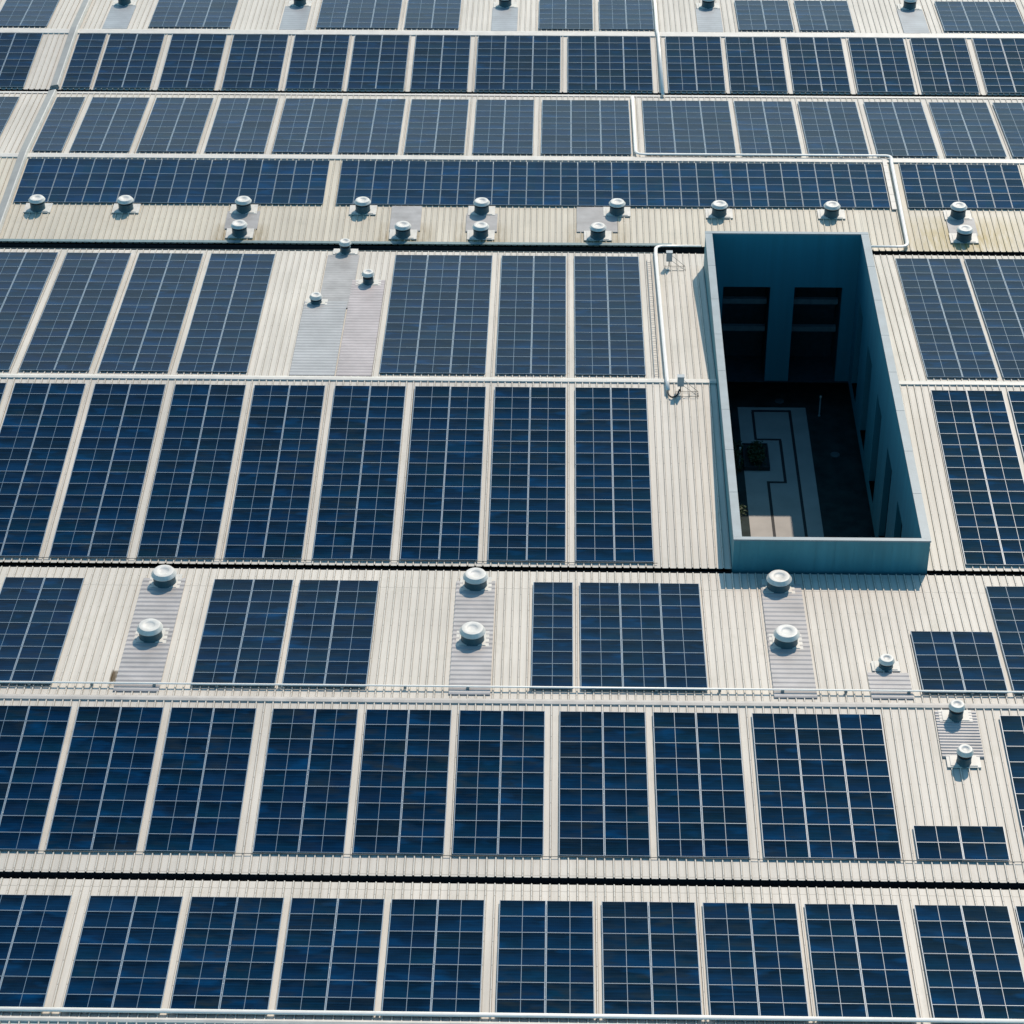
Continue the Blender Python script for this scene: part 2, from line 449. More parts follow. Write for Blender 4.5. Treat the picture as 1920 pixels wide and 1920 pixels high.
# long sides in lengths with open joints
ys = [IY0 + .025 + (IY1 - .05 - IY0) * k / 8 for k in range(9)]
for a, b in zip(ys[:-1], ys[1:]):
    cop(WX0, IX0 + .02, a, b - .025); cop(IX1 - .02, WX1, a, b - .025)
mb.build('coping', M['coping'], para)

def wall_with_openings(name, axis, pos, a0, a1, z0, z1, ops, depth, sign, mat):
    """wall in the plane axis=pos; ops = (a, b, zb, zt) openings with a recess behind"""
    P = (lambda a, z, d=0.0: (a, pos + sign * d, z)) if axis == 'y' else (lambda a, z, d=0.0: (pos + sign * d, a, z))
    mb = MB(); rooms = MB(); slabs = []
    cuts = sorted({a0, a1} | {o[0] for o in ops} | {o[1] for o in ops})
    for a, b in zip(cuts[:-1], cuts[1:]):
        hit = [o for o in ops if o[0] <= a + 1e-6 and o[1] >= b - 1e-6]
        if not hit:
            mb.quad(P(a, z0), P(b, z0), P(b, z1), P(a, z1)); continue
        _, _, zb, zt = hit[0]
        if zt < z1: mb.quad(P(a, zt), P(b, zt), P(b, z1), P(a, z1))
        if zb > z0: mb.quad(P(a, z0), P(b, z0), P(b, zb), P(a, zb))
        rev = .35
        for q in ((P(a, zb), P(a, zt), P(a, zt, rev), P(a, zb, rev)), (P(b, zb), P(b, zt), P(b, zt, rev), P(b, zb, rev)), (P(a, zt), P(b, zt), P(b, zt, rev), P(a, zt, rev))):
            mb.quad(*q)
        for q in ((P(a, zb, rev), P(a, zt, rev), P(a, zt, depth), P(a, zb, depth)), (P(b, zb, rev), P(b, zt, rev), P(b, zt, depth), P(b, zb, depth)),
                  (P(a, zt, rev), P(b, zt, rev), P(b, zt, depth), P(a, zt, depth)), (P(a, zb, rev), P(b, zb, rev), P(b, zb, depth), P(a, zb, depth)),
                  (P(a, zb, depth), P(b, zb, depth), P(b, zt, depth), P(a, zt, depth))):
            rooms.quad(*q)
        for zs in (zt - 1.75, zt - 3.75):
            if axis == 'y':
                slabs.append((a + .10, b - .10, min(pos + sign * .9, pos + sign * 1.2), max(pos + sign * .9, pos + sign * 1.2), zs, zs + .35))
            else:
                slabs.append((min(pos + sign * .9, pos + sign * 1.2), max(pos + sign * .9, pos + sign * 1.2), a + .05, b - .05, zs, zs + .35))
    w = mb.build(name, mat, B)
    if rooms.v: rooms.build('window_recess', M['dark_room'], w)
    for q in slabs:
        sb = MB(); sb.box(*q); sb.build('transom', M['slab'], w)
    return w
ZB = -8.90
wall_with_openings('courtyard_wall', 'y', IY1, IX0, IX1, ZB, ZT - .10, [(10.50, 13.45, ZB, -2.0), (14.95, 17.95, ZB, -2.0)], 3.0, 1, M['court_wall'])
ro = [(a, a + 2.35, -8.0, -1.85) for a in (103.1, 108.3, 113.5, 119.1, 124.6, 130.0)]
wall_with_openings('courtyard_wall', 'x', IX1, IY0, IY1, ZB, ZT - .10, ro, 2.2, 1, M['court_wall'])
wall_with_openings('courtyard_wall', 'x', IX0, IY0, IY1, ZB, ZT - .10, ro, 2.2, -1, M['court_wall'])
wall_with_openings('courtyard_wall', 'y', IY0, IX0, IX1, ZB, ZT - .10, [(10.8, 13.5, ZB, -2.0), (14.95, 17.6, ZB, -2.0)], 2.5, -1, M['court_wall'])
mb = MB()   # undercroft round the courtyard: soffit and dark back walls
e = 3.2
for (x0, x1, y0, y1) in ((IX0 - e, IX0, IY0 - e, IY1 + e), (IX1, IX1 + e, IY0 - e, IY1 + e), (IX0, IX1, IY0 - e, IY0), (IX0, IX1, IY1, IY1 + e)):
    mb.box(x0, x1, y0, y1, ZB - .12, ZB - .004)
mb.quad((IX0 - e, IY0 - e, -11), (IX1 + e, IY0 - e, -11), (IX1 + e, IY0 - e, ZB), (IX0 - e, IY0 - e, ZB))
mb.quad((IX0 - e, IY1 + e, -11), (IX1 + e, IY1 + e, -11), (IX1 + e, IY1 + e, ZB), (IX0 - e, IY1 + e, ZB))
mb.quad((IX0 - e, IY0 - e, -11), (IX0 - e, IY1 + e, -11), (IX0 - e, IY1 + e, ZB), (IX0 - e, IY0 - e, ZB))
mb.quad((IX1 + e, IY0 - e, -11), (IX1 + e, IY1 + e, -11), (IX1 + e, IY1 + e, ZB), (IX1 + e, IY0 - e, ZB))
mb.build('undercroft', M['dark_room'], B)

# ground, courtyard surfaces
mb = MB(); mb.quad((-1500, -600, -11.03), (1500, -600, -11.03), (1500, 3000, -11.03), (-1500, 3000, -11.03))
tag(mb.build('ground', M['earth']), kind='structure')
mb = MB(); mb.quad((IX0 - 3.1, IY0 - 3.1, -11.02), (IX1 + 3.1, IY0 - 3.1, -11.02), (IX1 + 3.1, IY1 + 3.1, -11.02), (IX0 - 3.1, IY1 + 3.1, -11.02))
tag(mb.build('courtyard_soil', M['soil']), kind='structure')
mb = MB(); mb.box(11.85, 16.22, 103.0, 134.1, -11.02, -11.0)
def lineb(x0, x1, y0, y1): mb.box(x0, x1, y0, y1, -11.0, -10.996, 1)
lineb(15.08, 15.26, 103, 133.55); lineb(12.72, 15.26, 133.55, 133.78); lineb(12.70, 12.87, 130.28, 133.55)
lineb(12.87, 14.40, 130.25, 130.45); lineb(14.24, 14.42, 125.68, 130.25); lineb(13.18, 14.42, 125.48, 125.68); lineb(13.18, 13.36, 103, 125.48)
tag(mb.build('paving', [M['paving'], M['drain']]), kind='structure')

# ------------------------------------------------------------------ solar panels
PITCH = {}
def panel_mesh(w, h, portrait):
    """glass on an aluminium frame, with the light gap between its two half strings"""
    mb = MB(); fy = .015; fr = .036; t = .038; g = .013
    if portrait: fy, fr = .018, .022
    W, H = w / 2, h / 2
    o = [(-W, -H), (W, -H), (W, H), (-W, H)]; i = [(-W + fr, -H + fy), (W - fr, -H + fy), (W - fr, H - fy), (-W + fr, H - fy)]
    for k in range(4):
        k2 = (k + 1) % 4
        mb.quad((*o[k], 0), (*o[k2], 0), (*i[k2], 0), (*i[k], 0), 1)
        mb.quad((*o[k], -t), (*o[k2], -t), (*o[k2], 0), (*o[k], 0), 1)
    zg = -.003
    if not portrait:
        mb.quad((-W + fr, -H + fy, zg), (-g, -H + fy, zg), (-g, H - fy, zg), (-W + fr, H - fy, zg), 0)
        mb.quad((g, -H + fy, zg), (W - fr, -H + fy, zg), (W - fr, H - fy, zg), (g, H - fy, zg), 0)
        mb.quad((-g, -H + fy, zg), (g, -H + fy, zg), (g, H - fy, zg), (-g, H - fy, zg), 2)
    else:
        mb.quad((-W + fr, -H + fy, zg), (W - fr, -H + fy, zg), (W - fr, -g, zg), (-W + fr, -g, zg), 0)
        mb.quad((-W + fr, g, zg), (W - fr, g, zg), (W - fr, H - fy, zg), (-W + fr, H - fy, zg), 0)
        mb.quad((-W + fr, -g, zg), (W - fr, -g, zg), (W - fr, g, zg), (-W + fr, g, zg), 2)
    mb.quad((-W, -H, -t), (W, -H, -t), (W, H, -t), (-W, H, -t), 1)
    return mb.mesh('solar_panel', [M['cells_portrait' if portrait else 'cells'], M['frame'], M['strip']])

# band: slope index, y of the near edge, y of the far edge, rows, module pitch in x, blocks (x left, columns[, rows, y near])
rowname = {0: 'in the bottom row of the picture', 1: 'in the second row from the bottom',
           2: 'in the row with paired white vents', 3: "in the row beside the well's near half",
           4: "in the row beside the well's far half", 5: 'in the strip row behind the well',
           6: 'in the grey row beyond the strips', 7: 'in the second row from the top', 8: 'in the topmost row'}
bands = [
    (0, 70.11, 77.21, 7, 2.03, [(-24.77, 2), (-19.94, 2), (-15.54, 2), (-11.19, 2), (-6.86, 2), (-2.18, 2), (2.22, 2), (6.57, 2), (10.96, 2), (15.68, 2), (20.03, 1)]),
    (1, 80.06, 89.38, 9, 2.03, [(-26.72, 2), (-22.37, 2), (-17.97, 2), (-13.17, 2), (-8.75, 2), (-4.35, 2), (.37, 2), (4.76, 2), (9.41, 3), (16.19, 2, 2, 80.06), (21.03, 1)]),
    (2, 91.08, 100.39, 9, 2.03, [(-27.98, 2), (-17.27, 2), (-12.91, 2), (-.99, 1), (1.37, 3), (17.67, 2, 5, 91.08), (21.98, 1)]),
    (3, 102.34, 117.95, 15, 2.03, [(-35.16, 2), (-30.65, 2), (-26.09, 2), (-21.53, 2), (-17.02, 2), (-12.45, 2), (-7.91, 2), (-3.38, 2), (1.16, 2), (21.23, 2), (25.57, 1)]),
    (4, 119.40, 135.29, 15, 2.03, [(-35.30, 2), (-30.70, 2), (-26.16, 2), (-21.63, 2), (-10.02, 3), (-3.38, 2), (1.16, 2), (21.22, 2), (25.53, 2)]),
    (5, 141.80, 147.50, 3, 1.122, [(-35.30, 18), (-14.28, 32), (22.78, 7)]),
    (6, 148.74, 158.17, 9, 2.03, [(-41.96, 2), (-35.28, 1), (-32.75, 2), (-28.23, 2), (-23.67, 2), (-19.10, 2), (-14.68, 2), (-10.23, 2), (-5.64, 2), (-1.04, 3), (5.97, 3), (12.41, 2), (16.90, 2), (21.50, 2), (26.05, 2), (30.52, 2)]),
    (7, 159.97, 168.15, 8, 2.03, [(-42.01, 2), (-35.26, 1), (-32.98, 2), (-28.38, 2), (-23.84, 2), (-19.32, 2), (-14.91, 2), (-10.41, 2), (-5.83, 3), (.75, 3), (7.91, 2), (12.30, 2), (16.76, 2), (21.31, 2), (25.84, 2), (30.42, 2)]),
    (8, 169.45, 175.45, 6, 2.03, [(-41.95, 2), (-30.34, 3), (-17.88, 3), (-11.36, 2), (-1.41, 2), (3.10, 2), (13.40, 2), (17.90, 2), (28.55, 3)]),
]
ORD = ['first', 'second', 'third', 'fourth', 'fifth', 'sixth', 'seventh', 'eighth', 'ninth', 'tenth', 'eleventh', 'twelfth', 'thirteenth', 'fourteenth', 'fifteenth', 'sixteenth']
meshes = {}
special = {
    (1, 9): 'small two-row solar array alone below the twin small vents at right',
    (2, 5): 'small five-row solar array beside the lone small vent at right',
    (2, 3): 'narrow single-column solar array just right of the middle pair of vents',
    (2, 4): 'three-panel-wide solar array left of the right pair of white vents',
    (1, 8): 'three-panel-wide solar array at the right of the second row from the bottom',
    (4, 4): 'three-panel-wide solar array right of the three small vents and grey sheets',
    (5, 0): 'long three-tier strip of portrait solar panels beside the grey joint cover at left',
    (5, 1): 'longest strip of portrait solar panels, behind the light well, ending at the white pipe',
    (5, 2): 'strip of portrait solar panels right of the bent white pipe, cut by the picture edge',
    (6, 1): 'narrow single-column solar array right of the joint cover, in the grey far row',
    (7, 1): 'narrow single-column solar array right of the joint cover, second row from the top',
    (6, 0): 'solar array left of the grey joint cover, in the grey far row',
    (7, 0): 'solar array left of the grey joint cover, second row from the top',
    (8, 0): 'solar array left of the grey joint cover, in the topmost row',
    (6, 9): 'three-panel-wide solar array just left of the white pipe, in the grey far row',
    (6, 10): 'three-panel-wide solar array just right of the white pipe, in the grey far row',
}
for (i, ya, yb, rows, px, blocks) in bands:
    s = slope(i)
    L = (yb - ya) / math.cos(s)
    ph = L / rows
    key = (round(px, 3), round(ph, 3))
    if key not in meshes:
        meshes[key] = panel_mesh(px - .018, ph - .008, px < 1.5)
    me = meshes[key]
    for bi, blk in enumerate(blocks):
        x0, nc = blk[0], blk[1]
        nr = blk[2] if len(blk) > 2 else rows
        y0 = blk[3] if len(blk) > 3 else ya
        wide = {1: 'one', 2: 'two', 3: 'three'}.get(nc, 'many')
        lab = special.get((i, bi), f"{wide}-panel-wide solar array, {ORD[bi]} from left {rowname[i]}")
        arr = thing('solar_array', lab, 'solar array', (x0, y0, prof_s(i, y0)), 'arrays of solar panels on the roof slopes', (s, 0, 0))
        for r_ in range(nr):
            sag = random.uniform(-.003, .003)
            for c in range(nc):
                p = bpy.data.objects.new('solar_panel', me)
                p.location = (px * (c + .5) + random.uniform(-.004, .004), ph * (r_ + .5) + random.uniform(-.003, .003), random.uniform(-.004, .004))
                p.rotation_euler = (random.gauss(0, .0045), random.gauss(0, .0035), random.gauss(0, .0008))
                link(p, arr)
        # rails under the panels and their feet on the ribs
        mb = MB()
        for r_ in range(nr):
            for f in ((.22, .78) if px > 1.5 else (.2, .8)):
                yy = ph * (r_ + f)
                mb.box(.03, nc * px - .03, yy - .02, yy + .02, -.085, -.045)
                k = math.ceil((x0 + .05) / .4)
                while k * .4 < x0 + nc * px - .05:
                    xx = k * .4 - x0
                    if k % 3 == 0: mb.box(xx - .02, xx + .02, yy - .025, yy + .025, -.115, -.086)
                    k += 1
        mb.build('mounting_rail', M['alu'], arr)

# ------------------------------------------------------------------ roof vents
def vent_meshes(kind):
    h, rt, rs, sk, rb, bd, th, pw, pl = dict(
        large=(.84, .52, .645, .18, .50, .10, .565, 1.62, 1.55),
        medium=(.88, .43, .54, .15, .44, .18, .47, 1.75, 1.35),
        small=(.90, .315, .395, .18, .29, .24, .33, 1.55, .95),
        low=(.66, .315, .395, .17, .29, .16, .33, 1.35, .95))[kind]
    cap = MB()
    cap.lathe([(.001, h - .05), (rt * .40, h - .055), (rt * .52, h - .02)], 36)
    cap.lathe([(rt * .52, h - .02), (rt * .60, h - .004), (rt * .9, h), (rt, h - .008)], 36)
    cap.lathe([(rt, h - .008), (rs, h - sk)], 36)
    cap.lathe([(rs, h - sk), (rs, h - sk - .03)], 36)
    cap.lathe([(rs, h - sk - .03), (rb + .02, h - sk - .02)], 36)
    lou = MB(); lou.lathe([(rb, h - sk - .01), (rb, h - sk - bd - .02)], 32)
    thr = MB(); thr.lathe([(rb - .02, h - sk - bd), (th, h - sk - bd), (th + .012, h - sk - bd - .03), (th, h - sk - bd - .06), (th, .16), (th + .05, .06)], 32)
    pla = MB()
    a, b = pw / 2, pl / 2
    pla.box(-a, a, -th - .02, b, .045, .095)
    pla.box(-a * .8, a * .8, -th + .06, b * .8, .096, .125)
    return cap.mesh('cap', [M['vent_white']]), lou.mesh('louvre', [M['vent_dark']]), thr.mesh('throat', [M['vent_grey']]), pla.mesh('base_plate', [M['plate']])
vm = {k: vent_meshes(k) for k in ('large', 'medium', 'small', 'low')}
def vent(kind, i, x, y, label, group, rz=0.0):
    t = thing('roof_vent', label, 'roof vent', (x, y, prof_s(i, y) + Z0), group)
    for n, me in zip(('cap', 'louvre', 'throat', 'base_plate'), vm[kind]):
        o = bpy.data.objects.new(n, me)
        if n == 'base_plate': o.rotation_euler = (slope(i), 0, 0)
        o.rotation_euler.z = random.uniform(0, 6) if n == 'cap' else 0
        link(o, t)
    return t
GL = 'large round roof vents in pairs'
for x, side in ((-19.77, 'left'), (-3.91, 'middle'), (11.47, 'right')):
    vent('large', 2, x, 100.1 + (.05 if x > 0 else 0), f'large white mushroom roof vent, farther one of the {side} pair by the black gutter', GL)
    vent('large', 2, x, 95.18, f'large white mushroom roof vent, nearer one of the {side} pair on its grey sheet', GL)
GM = 'white mushroom vents below the solar strips'
up = [(-33.55, 'leftmost of the upper line of vents below the solar strips'), (-27.82, 'second from left in the upper line below the strips'),
      (-20.18, 'upper one of the leftmost close pair of vents'), (-12.47, 'alone below the gap between the two solar strips'),
      (-4.79, 'upper one of the pair straddling a square sheet left of centre'), (3.94, 'at the upper right corner of a wide grey square sheet'),
      (10.52, 'just behind the left end of the light well'), (17.74, 'just behind the right end of the light well'), (25.86, 'upper one of the rust stained pair at far right')]
for x, l in up:
    vent('medium', 5, x, 141.05 if x < 8 else 140.9, 'white mushroom roof vent ' + l, GM)
lo = [(-20.13, 'lower one of the leftmost close pair of vents'), (-9.71, 'by the gutter, below a lilac grey square sheet'), (-4.76, 'lower one of the pair straddling a square sheet left of centre'),
      (2.68, 'by the gutter, below the widest grey square sheet'), (25.88, 'lower one of the rust stained pair at far right')]
for x, l in lo:
    vent('medium', 5, x, 138.02, 'white mushroom roof vent ' + l, GM)
GS = 'small white roof vents'
vent('small', 4, -13.21, 135.75, 'small white roof vent against the black gutter, at the head of a grey sheet', GS)
vent('small', 4, -11.46, 131.27, 'small white roof vent on the right one of three grey sheets', GS)
vent('low', 4, -14.42, 128.49, 'small white roof vent on the left one of three grey sheets', GS)
vent('small', 1, 18.99, 89.32, 'small white roof vent on the ridge, upper of the right twin vents', GS)
vent('small', 1, 18.99, 86.28, 'small white roof vent on cream ribs, lower of the right twin vents', GS)
vent('low', 2, 16.14, 93.2, 'small white roof vent alone beside the small five-row solar array', GS)
GA = 'vents cut by the top picture edge'
for x, l in ((-32.85, 'leftmost vent at the top edge of the picture, beside the joint cover'), (-19.52, 'second vent from left at the top edge of the picture'), (-3.97, 'middle vent at the top edge of the picture'),
             (11.36, 'vent at the top edge of the picture, right of the white pipe'), (26.55, 'rightmost vent at the top edge of the picture')):
    vent('medium', 8, x, 174.3, 'teal shaded ' + l, GA)

# ------------------------------------------------------------------ grey cross-corrugated sheets round the vents
def sheet(i, x0, x1, y0, y1, label, mat, pitch=.38, amp=.035, lift=.068, group='grey sheets laid round the vents'):
    mb = MB()
    n = max(2, int(round((y1 - y0) / pitch))) * 4
    vs = []; fs = []
    for j in range(n + 1):
        y = y0 + (y1 - y0) * j / n
        z = prof_s(i, y) + Z0 + lift + amp * (0, 1, 1, 0)[j % 4]
        vs += [(x0, y, z), (x1, y, z)]
    fs = [(2 * j, 2 * j + 1, 2 * j + 3, 2 * j + 2) for j in range(n)]
    mb.add(vs, fs)
    for x in (x0, x1):            # edges turned down onto the roof
        vs = []
        for j in range(n + 1):
            y = y0 + (y1 - y0) * j / n; z = prof_s(i, y) + Z0
            vs += [(x, y, z + lift + amp * (0, 1, 1, 0)[j % 4]), (x, y, z + .004)]
        mb.add(vs, [(2 * j, 2 * j + 1, 2 * j + 3, 2 * j + 2) for j in range(n)])
    for y, k in ((y0, 0), (y1, n)):
        z = prof_s(i, y) + Z0
        mb.quad((x0, y, z + lift), (x1, y, z + lift), (x1, y, z + .004), (x0, y, z + .004))
    o = mb.build('flashing_sheet', M[mat])
    return tag(o, label, 'flashing sheet', group)
for x0, x1, s_ in ((-20.92, -18.74, 'left'), (-4.90, -2.92, 'middle'), (10.58, 12.62, 'right')):
    sheet(2, x0, x1, 90.62, 100.55, f'long corrugated lilac grey sheet under the {s_} pair of large vents', 'flash')
sheet(2, 15.2, 17.18, 90.62, 92.75, 'short corrugated grey sheet below the lone small vent at right', 'flash')
sheet(1, 18.05, 19.98, 86.6, 89.75, 'corrugated pinkish grey sheet between the right twin small vents', 'flash', pitch=.2)
sheet(4, -14.27, -12.30, 127.85, 135.35, 'middle and farthest one of three grey sheets, running up to the gutter', 'flash_dull', pitch=.33, amp=.012)
sheet(4, -12.47, -10.45, 119.10, 131.75, 'right one of three grey sheets, pinkish, running down to the ridge cap', 'flash_pink', pitch=.36, amp=.024, lift=.078)
sheet(4, -15.15, -12.56, 119.10, 128.75, 'left one of three grey sheets, bluish at its lower end', 'flash_blue', pitch=.36, amp=.024, lift=.078)
for x0, x1, ya, yb, l in ((-21.2, -19.1, 138.7, 140.9, 'dull grey square sheet between the leftmost close pair of vents'), (-10.62, -8.66, 138.6, 141.7, 'lilac grey square sheet above a lone gutter side vent'),
                          (-5.75, -3.75, 138.55, 140.8, 'reddish grey square sheet between a vent pair left of centre'), (1.35, 3.95, 138.6, 141.75, 'widest grey square sheet, between two diagonal vents'),
                          (25.05, 26.85, 138.45, 140.7, 'stained grey square sheet between the far right pair of vents')):
    sheet(5, x0, x1, ya, yb, l, 'flash_dull', pitch=.5, amp=.006)
for x0, x1, l in ((-33.75, -31.9, 'bluish grey sheet below the leftmost top edge vent'), (-20.6, -18.65, 'bluish grey sheet below the second top edge vent'), (-4.9, -2.98, 'bluish grey sheet below the middle top edge vent'),
                  (10.4, 12.25, 'bluish grey sheet below the top edge vent right of the pipe'), (25.55, 27.45, 'bluish grey sheet below the rightmost top edge vent')):
    sheet(8, x0, x1, 169.10, 173.9, l, 'flash_far', pitch=.4, amp=.01)

# ------------------------------------------------------------------ white pipes, trays, boxes
def hz(i, y, h=.24): return prof_s(i, y) + h - .0
def pipe(pts, r, label, bend=.5, brackets=()):
    mb = MB(); mb.tube(pts, r, 14, 0, bend, .5)
    t = thing('conduit_pipe', label, 'pipe', (0, 0, 0), 'white pipes across the roof')
    mb.build('pipe', M['white_pipe'], t)
    if brackets:
        mb = MB()
        for (x, y, z) in brackets: mb.box(x - .07, x + .07, y - .07, y + .07, z - .17, z - r - .002)
        mb.build('pipe_bracket', M['tray'], t)
h = .10
def zz(i, y): return prof_s(i, y) + h
pipe([(7.37, 176.5, zz(8, 176.5)), (7.33, 168.95, -.60 + h + .03), (7.40, 168.2, zz(7, 168.2)), (7.48, 159.05, zz(7, 159.6) + .02)], .115,
     'straight white pipe running from the top edge down to the far gutter', .3, [(7.44, y, zz(7, y)) for y in (161, 164, 167)])
pipe([(5.33, 158.7, zz(6, 158.7)), (5.32, 148.5, zz(6, 148.5)), (22.35, 148.44, -.30 + h + .02), (22.28, 147.5, zz(5, 147.5)), (22.2, 136.75, zz(5, 137.0)), (19.22, 136.74, zz(5, 137.0))], .115,
     'long white pipe bending round the far ridge and down to the light well', .55,
     [(x, 148.44, -.30 + h + .02) for x in range(7, 22, 3)] + [(22.25, y, zz(5, y)) for y in (138.5, 141, 144, 146.5)])
pipe([(9.19, 136.74, zz(5, 137.0) - .05), (6.33, 136.72, zz(5, 137.0) - .05), (6.28, 135.6, zz(4, 135.6)), (6.40, 118.85, zz(4, 118.9) + .03), (6.41, 117.6, zz(3, 117.6))], .115,
     'white pipe running down the roof on the left side of the light well', .5, [(6.33, y, zz(4, y)) for y in (121, 124, 127, 130, 133)])
pipe([(XL + 2, 91.06, zz(2, 91.06) - .02), (XR - 2, 91.06, zz(2, 91.06) - .02)], .062, 'thin white pipe along the ridge below the paired vents row', 0, [(x * 1.0, 91.06, zz(2, 91.06)) for x in range(-46, 40, 3)])
pipe([(XL + 2, 70.17, zz(0, 70.17) - .05), (XR - 2, 70.17, zz(0, 70.17) - .05)], .115, 'bright white pipe along the bottom edge of the picture', 0, [(x * 1.0, 70.17, zz(0, 70.17) - .03) for x in range(-46, 40, 3)])

mb = MB()   # ladder tray beside the left pipe
for x in (5.72, 5.98): mb.box(x - .012, x + .012, 119.3, 135.0, Z0 + .06, Z0 + .12, 0, lambda x, y: prof_s(4, y))
y = 119.5
while y < 135:
    mb.box(5.73, 5.97, y - .015, y + .015, Z0 + .08, Z0 + .10, 0, lambda x, y: prof_s(4, y)); y += .6
tag(mb.build('cable_tray', M['tray']), 'thin dark ladder tray beside the pipe left of the light well', 'cable tray')
mb = MB()
y = 141.6
while y < 147.6:
    mb.box(21.72, 22.02, y, y + .93, Z0 + .055, Z0 + .13, 0, lambda x, y: prof_s(5, y)); y += .95
tag(mb.build('cable_tray', M['cap']), 'pale covered tray beside the bent pipe, right of the longest panel strip', 'cable tray')
mb = MB()
mb.tube([(6.41, 117.55, zz(3, 117.5)), (6.43, 117.25, prof_s(3, 117.2) + .02), (6.62, 117.05, prof_s(3, 117.0) - .02), (6.92, 117.2, prof_s(3, 117.2) + .0), (7.06, 117.55, prof_s(3, 117.5) + .18)], .05, 10, 0, .2)
tag(mb.build('flexible_hose', M['black']), 'black flexible hose looping from the pipe end to the grey box', 'hose')

for (yy, i, xa, xb, l) in ((80.02, 1, -30.0, 25.2, 'thin grey cable along the lower edge of the second row from the bottom'), (102.28, 3, -39.0, 5.6, 'thin grey cable along the lower edge of the row left of the well')):
    mb = MB(); rc = random.Random(5); P = []
    x = xa
    while x <= xb:
        P.append((x, yy + rc.uniform(-.02, .02), prof_s(i, yy) + Z0 + .08 + rc.uniform(0, .015))); x += 1.2
    mb.tube(P, .017, 6)
    tag(mb.build('cable', M['rod']), l, 'cable', 'thin cables along the panel rows')

def boxstand(x, y, i, label):
    z = prof_s(i, y) + Z0 + .045
    t = thing('junction_box', label, 'junction box', (x, y, z), 'grey boxes on wire stands beside the pipe')
    mb = MB(); mb.box(-.18, .18, -.14, .14, .42, 1.02); mb.box(-.20, .20, -.16, .16, 1.021, 1.05)
    b = mb.build('housing', M['box_grey'], t)
    mb = MB()
    mb.tube([(0, 0, 0), (0, 0, .42)], .03, 8)
    mb.tube([(-.25, 0, .02), (1.0, 0, .02)], .014, 6); mb.tube([(-.25, -.55, .02), (1.0, -.55, .02)], .014, 6)
    mb.tube([(1.0, 0, .02), (1.0, -.55, .02)], .014, 6); mb.tube([(-.25, 0, .02), (-.25, -.55, .02)], .014, 6)
    mb.tube([(.18, 0, .75), (1.0, -.02, .03)], .012, 6); mb.tube([(.1, -.1, .5), (1.0, -.54, .03)], .012, 6)
    mb.tube([(.5, 0, .02), (.5, -.55, .02)], .012, 6)
    mb.build('stand', M['rod'], t)
    return t
boxstand(7.06, 134.05, 4, 'grey box on a wire stand beside the far gutter')
boxstand(7.12, 117.75, 3, 'grey box on a wire stand at the lower end of the pipe')

# ------------------------------------------------------------------ courtyard furniture
def foliage(n, rx, ry, rz, zc, size, seed):
    rr = random.Random(seed); mb = MB()
    cl = [(rr.uniform(-rx, rx) * .7, rr.uniform(-ry, ry) * .7, zc + rr.uniform(-rz, rz) * .7, rr.uniform(.25, .5)) for _ in range(9)]
    for _ in range(n):
        cx, cy, cz, q = rr.choice(cl)
        d = Vector((rr.gauss(0, 1), rr.gauss(0, 1), rr.gauss(0, 1))).normalized() * rr.uniform(.3, 1)
        p = Vector((cx + d.x * rx * q * 1.6, cy + d.y * ry * q * 1.6, max(.05, cz + d.z * rz * q * 1.6)))
        a = Vector((rr.gauss(0, 1), rr.gauss(0, 1), rr.gauss(0, .5))).normalized() * size
        b = a.cross(Vector((rr.gauss(0, 1), rr.gauss(0, 1), 1))).normalized() * size * .5
        mb.quad(p - a, p + b * .9, p + a, p - b * .9)
    return mb
t = thing('planter', 'dark planted bed with a bushy head on the pale courtyard paving', 'planter', (12.65, 128.15, -10.996))
mb = MB()
for q in ((-.80, .80, -1.33, -1.23), (-.80, .80, 1.23, 1.33), (-.80, -.70, -1.228, 1.228), (.70, .80, -1.228, 1.228)): mb.box(*q, 0, .30)
mb.build('edging', M['drain'], t)
mb = MB(); mb.box(-.698, .698, -1.227, 1.227, 0, .22); mb.build('soil', M['soil'], t)
foliage(900, .62, 1.1, .30, .45, .10, 3).build('foliage', M['leaf'], t)
for k, (x, y, l) in enumerate(((10.75, 121.0, 'green shrub catching the sun at the near left of the courtyard'), (10.55, 124.2, 'dark shrub in the middle of the left courtyard strip'), (10.9, 127.6, 'dark shrub left of the planted bed in the courtyard'))):
    t = thing('shrub', l, 'shrub', (x, y, -11.02), 'shrubs along the left of the courtyard')
    foliage(1100, .75, .95, .55, .75, .11, 20 + k).build('foliage', M['leaf'], t)
    mb = MB(); mb.tube([(0, 0, 0), (.03, .02, .4), (.0, .05, .8)], .04, 6); mb.build('stem', M['wood'], t)
for x, y, l in ((17.04, 133.2, 'slim pale post near the far right corner of the courtyard'), (11.55, 127.2, 'slim pale post left of the planted bed in the courtyard')):
    t = thing('lamp_post', l, 'lamp post', (x, y, -11.02), 'slim posts in the courtyard')
    mb = MB(); mb.lathe([(.10, 0), (.10, .03), (.045, .05), (.045, 1.35)], 12); mb.build('pole', M['box_grey'], t)
    mb = MB(); mb.lathe([(.001, 1.52), (.07, 1.50), (.07, 1.36), (.001, 1.35)], 12); mb.build('lamp_head', M['vent_white'], t)
for x, y, l in ((17.67, 128.72, 'pale round stepping stone on the dark right part of the courtyard'), (14.6, 134.9, 'pale round stepping stone at the far end of the courtyard')):
    mb = MB(); mb.lathe([(.30, 0), (.29, .035), (.22, .045), (.001, .045)], 18)
    tag(mb.build('stepping_stone', M['slab'], None, (x, y, -11.02)), l, 'stepping stone', 'stepping stones in the courtyard')

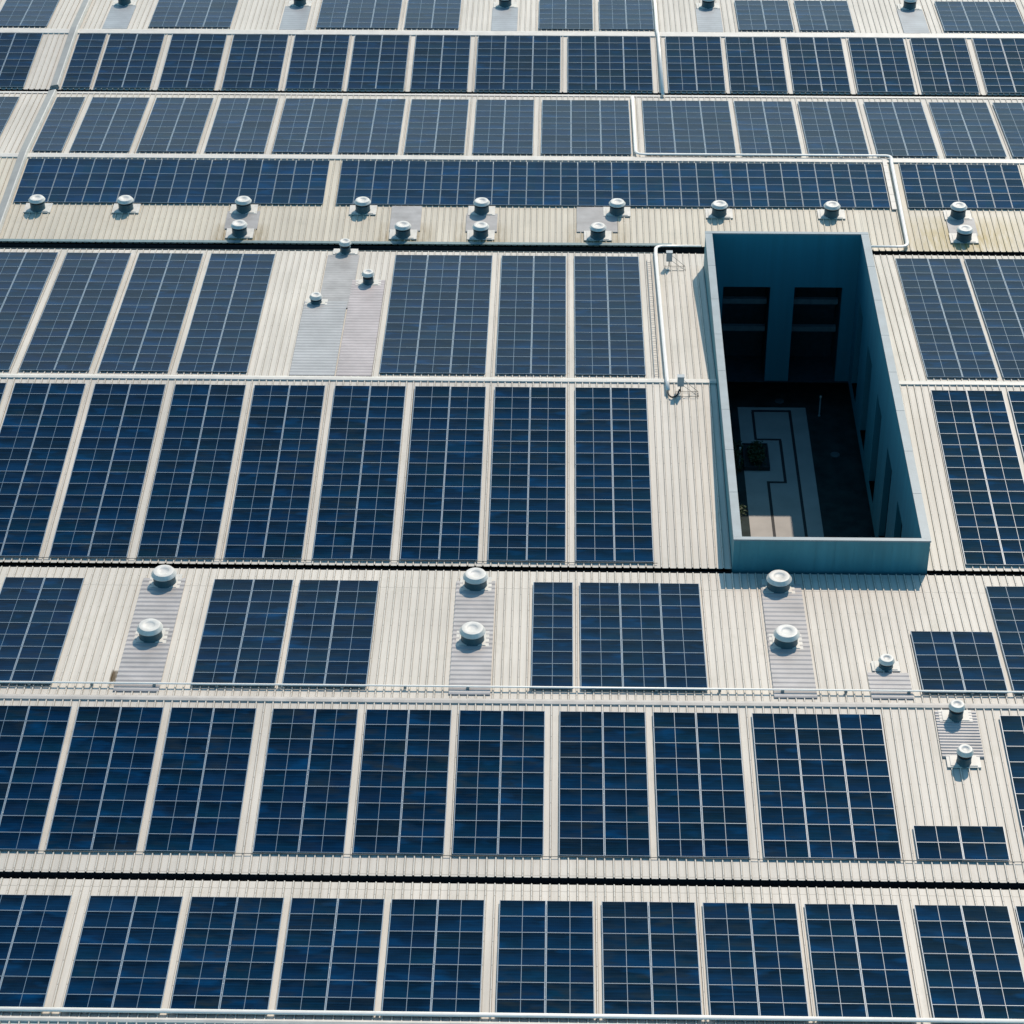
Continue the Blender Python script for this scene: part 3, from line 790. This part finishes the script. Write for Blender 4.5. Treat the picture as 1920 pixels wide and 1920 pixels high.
# ------------------------------------------------------------------ light
SUN = Vector((.65, 1.77, 1.88)).normalized()          # towards the sun
el = math.asin(SUN.z); az = math.atan2(SUN.x, SUN.y)
w = bpy.data.worlds.new('World'); sc.world = w; w.use_nodes = True
nt = w.node_tree
sky = nt.nodes.new('ShaderNodeTexSky'); sky.sky_type = 'NISHITA'; sky.sun_disc = False
sky.sun_elevation = el; sky.sun_rotation = az
sky.altitude = 50; sky.air_density = 1.0; sky.dust_density = .6; sky.ozone_density = 1.5
bg = nt.nodes['Background']; bg.inputs['Strength'].default_value = .15
clear = mix(nt, 1.0, sky.outputs[0], (.47, .97, 1.04), 'MULTIPLY')      # a teal cast to the daylight
# pale smog lying along the horizon under the sun
geo = nd(nt, 'ShaderNodeTexCoord').outputs['Generated']
sp_ = nd(nt, 'ShaderNodeSeparateXYZ'); nt.links.new(geo, sp_.inputs[0])
mr = nd(nt, 'ShaderNodeValToRGB')
nt.links.new(sp_.outputs[2], mr.inputs[0])
for p_, v_ in ((.25, 1.0), (.34, .90), (.42, .66), (.50, .45), (.545, .33), (.60, .15), (.66, 0.0)):
    el_ = mr.color_ramp.elements.new(p_); el_.color = (v_, v_, v_, 1)
mr.color_ramp.elements[0].color = (1, 1, 1, 1); mr.color_ramp.elements[-1].color = (0, 0, 0, 1)
ma = nd(nt, 'ShaderNodeMapRange', interpolation_type='SMOOTHSTEP')
for k_, v_ in zip(('From Min', 'From Max', 'To Min', 'To Max'), (-.1, .75, 0.0, 1.0)): ma.inputs[k_].default_value = v_
nt.links.new(sp_.outputs[1], ma.inputs['Value'])
smog = mix(nt, mth(nt, 'MULTIPLY', mr.outputs[0], ma.outputs[0]), (0, 0, 0), (5.6, 4.9, 4.0))
nt.links.new(mix(nt, 1.0, clear, smog, 'ADD'), bg.inputs[0])
ld = bpy.data.lights.new('sun', 'SUN'); ld.energy = 3.85; ld.angle = R(.53); ld.color = (1.0, .87, .73)
lo_ = bpy.data.objects.new('sun', ld); link(lo_)
lo_.rotation_euler = SUN.to_track_quat('Z', 'Y').to_euler()
lo_.location = (20, 60, 60)

# ------------------------------------------------------------------ camera
F_PX, PITCH_, YAW, ROLL = 4619.775, R(35.29654396), R(-1.17485155), R(-.17833835)
cp, sp, cy, sy, cr, sr = math.cos(PITCH_), math.sin(PITCH_), math.cos(YAW), math.sin(YAW), math.cos(ROLL), math.sin(ROLL)
fwd = Vector((sy * cp, cy * cp, -sp)); right = Vector((cy, -sy, 0)); upv = right.cross(fwd)
rr = right * cr + upv * sr; uu = -right * sr + upv * cr
cd = bpy.data.cameras.new('camera'); cam = bpy.data.objects.new('camera', cd); link(cam)
mw = Matrix((rr, uu, -fwd)).transposed().to_4x4(); mw.translation = Vector((0, 0, 75.5))
cam.matrix_world = mw
cd.sensor_width = 36; cd.lens = 36 * F_PX / 1920
cd.clip_start = 1; cd.clip_end = 5000
sc.camera = cam
sc.view_settings.view_transform = 'Standard'; sc.view_settings.look = 'None'
sc.view_settings.exposure = 0.0; sc.view_settings.gamma = 1
sc.render.resolution_x = sc.render.resolution_y = 1024
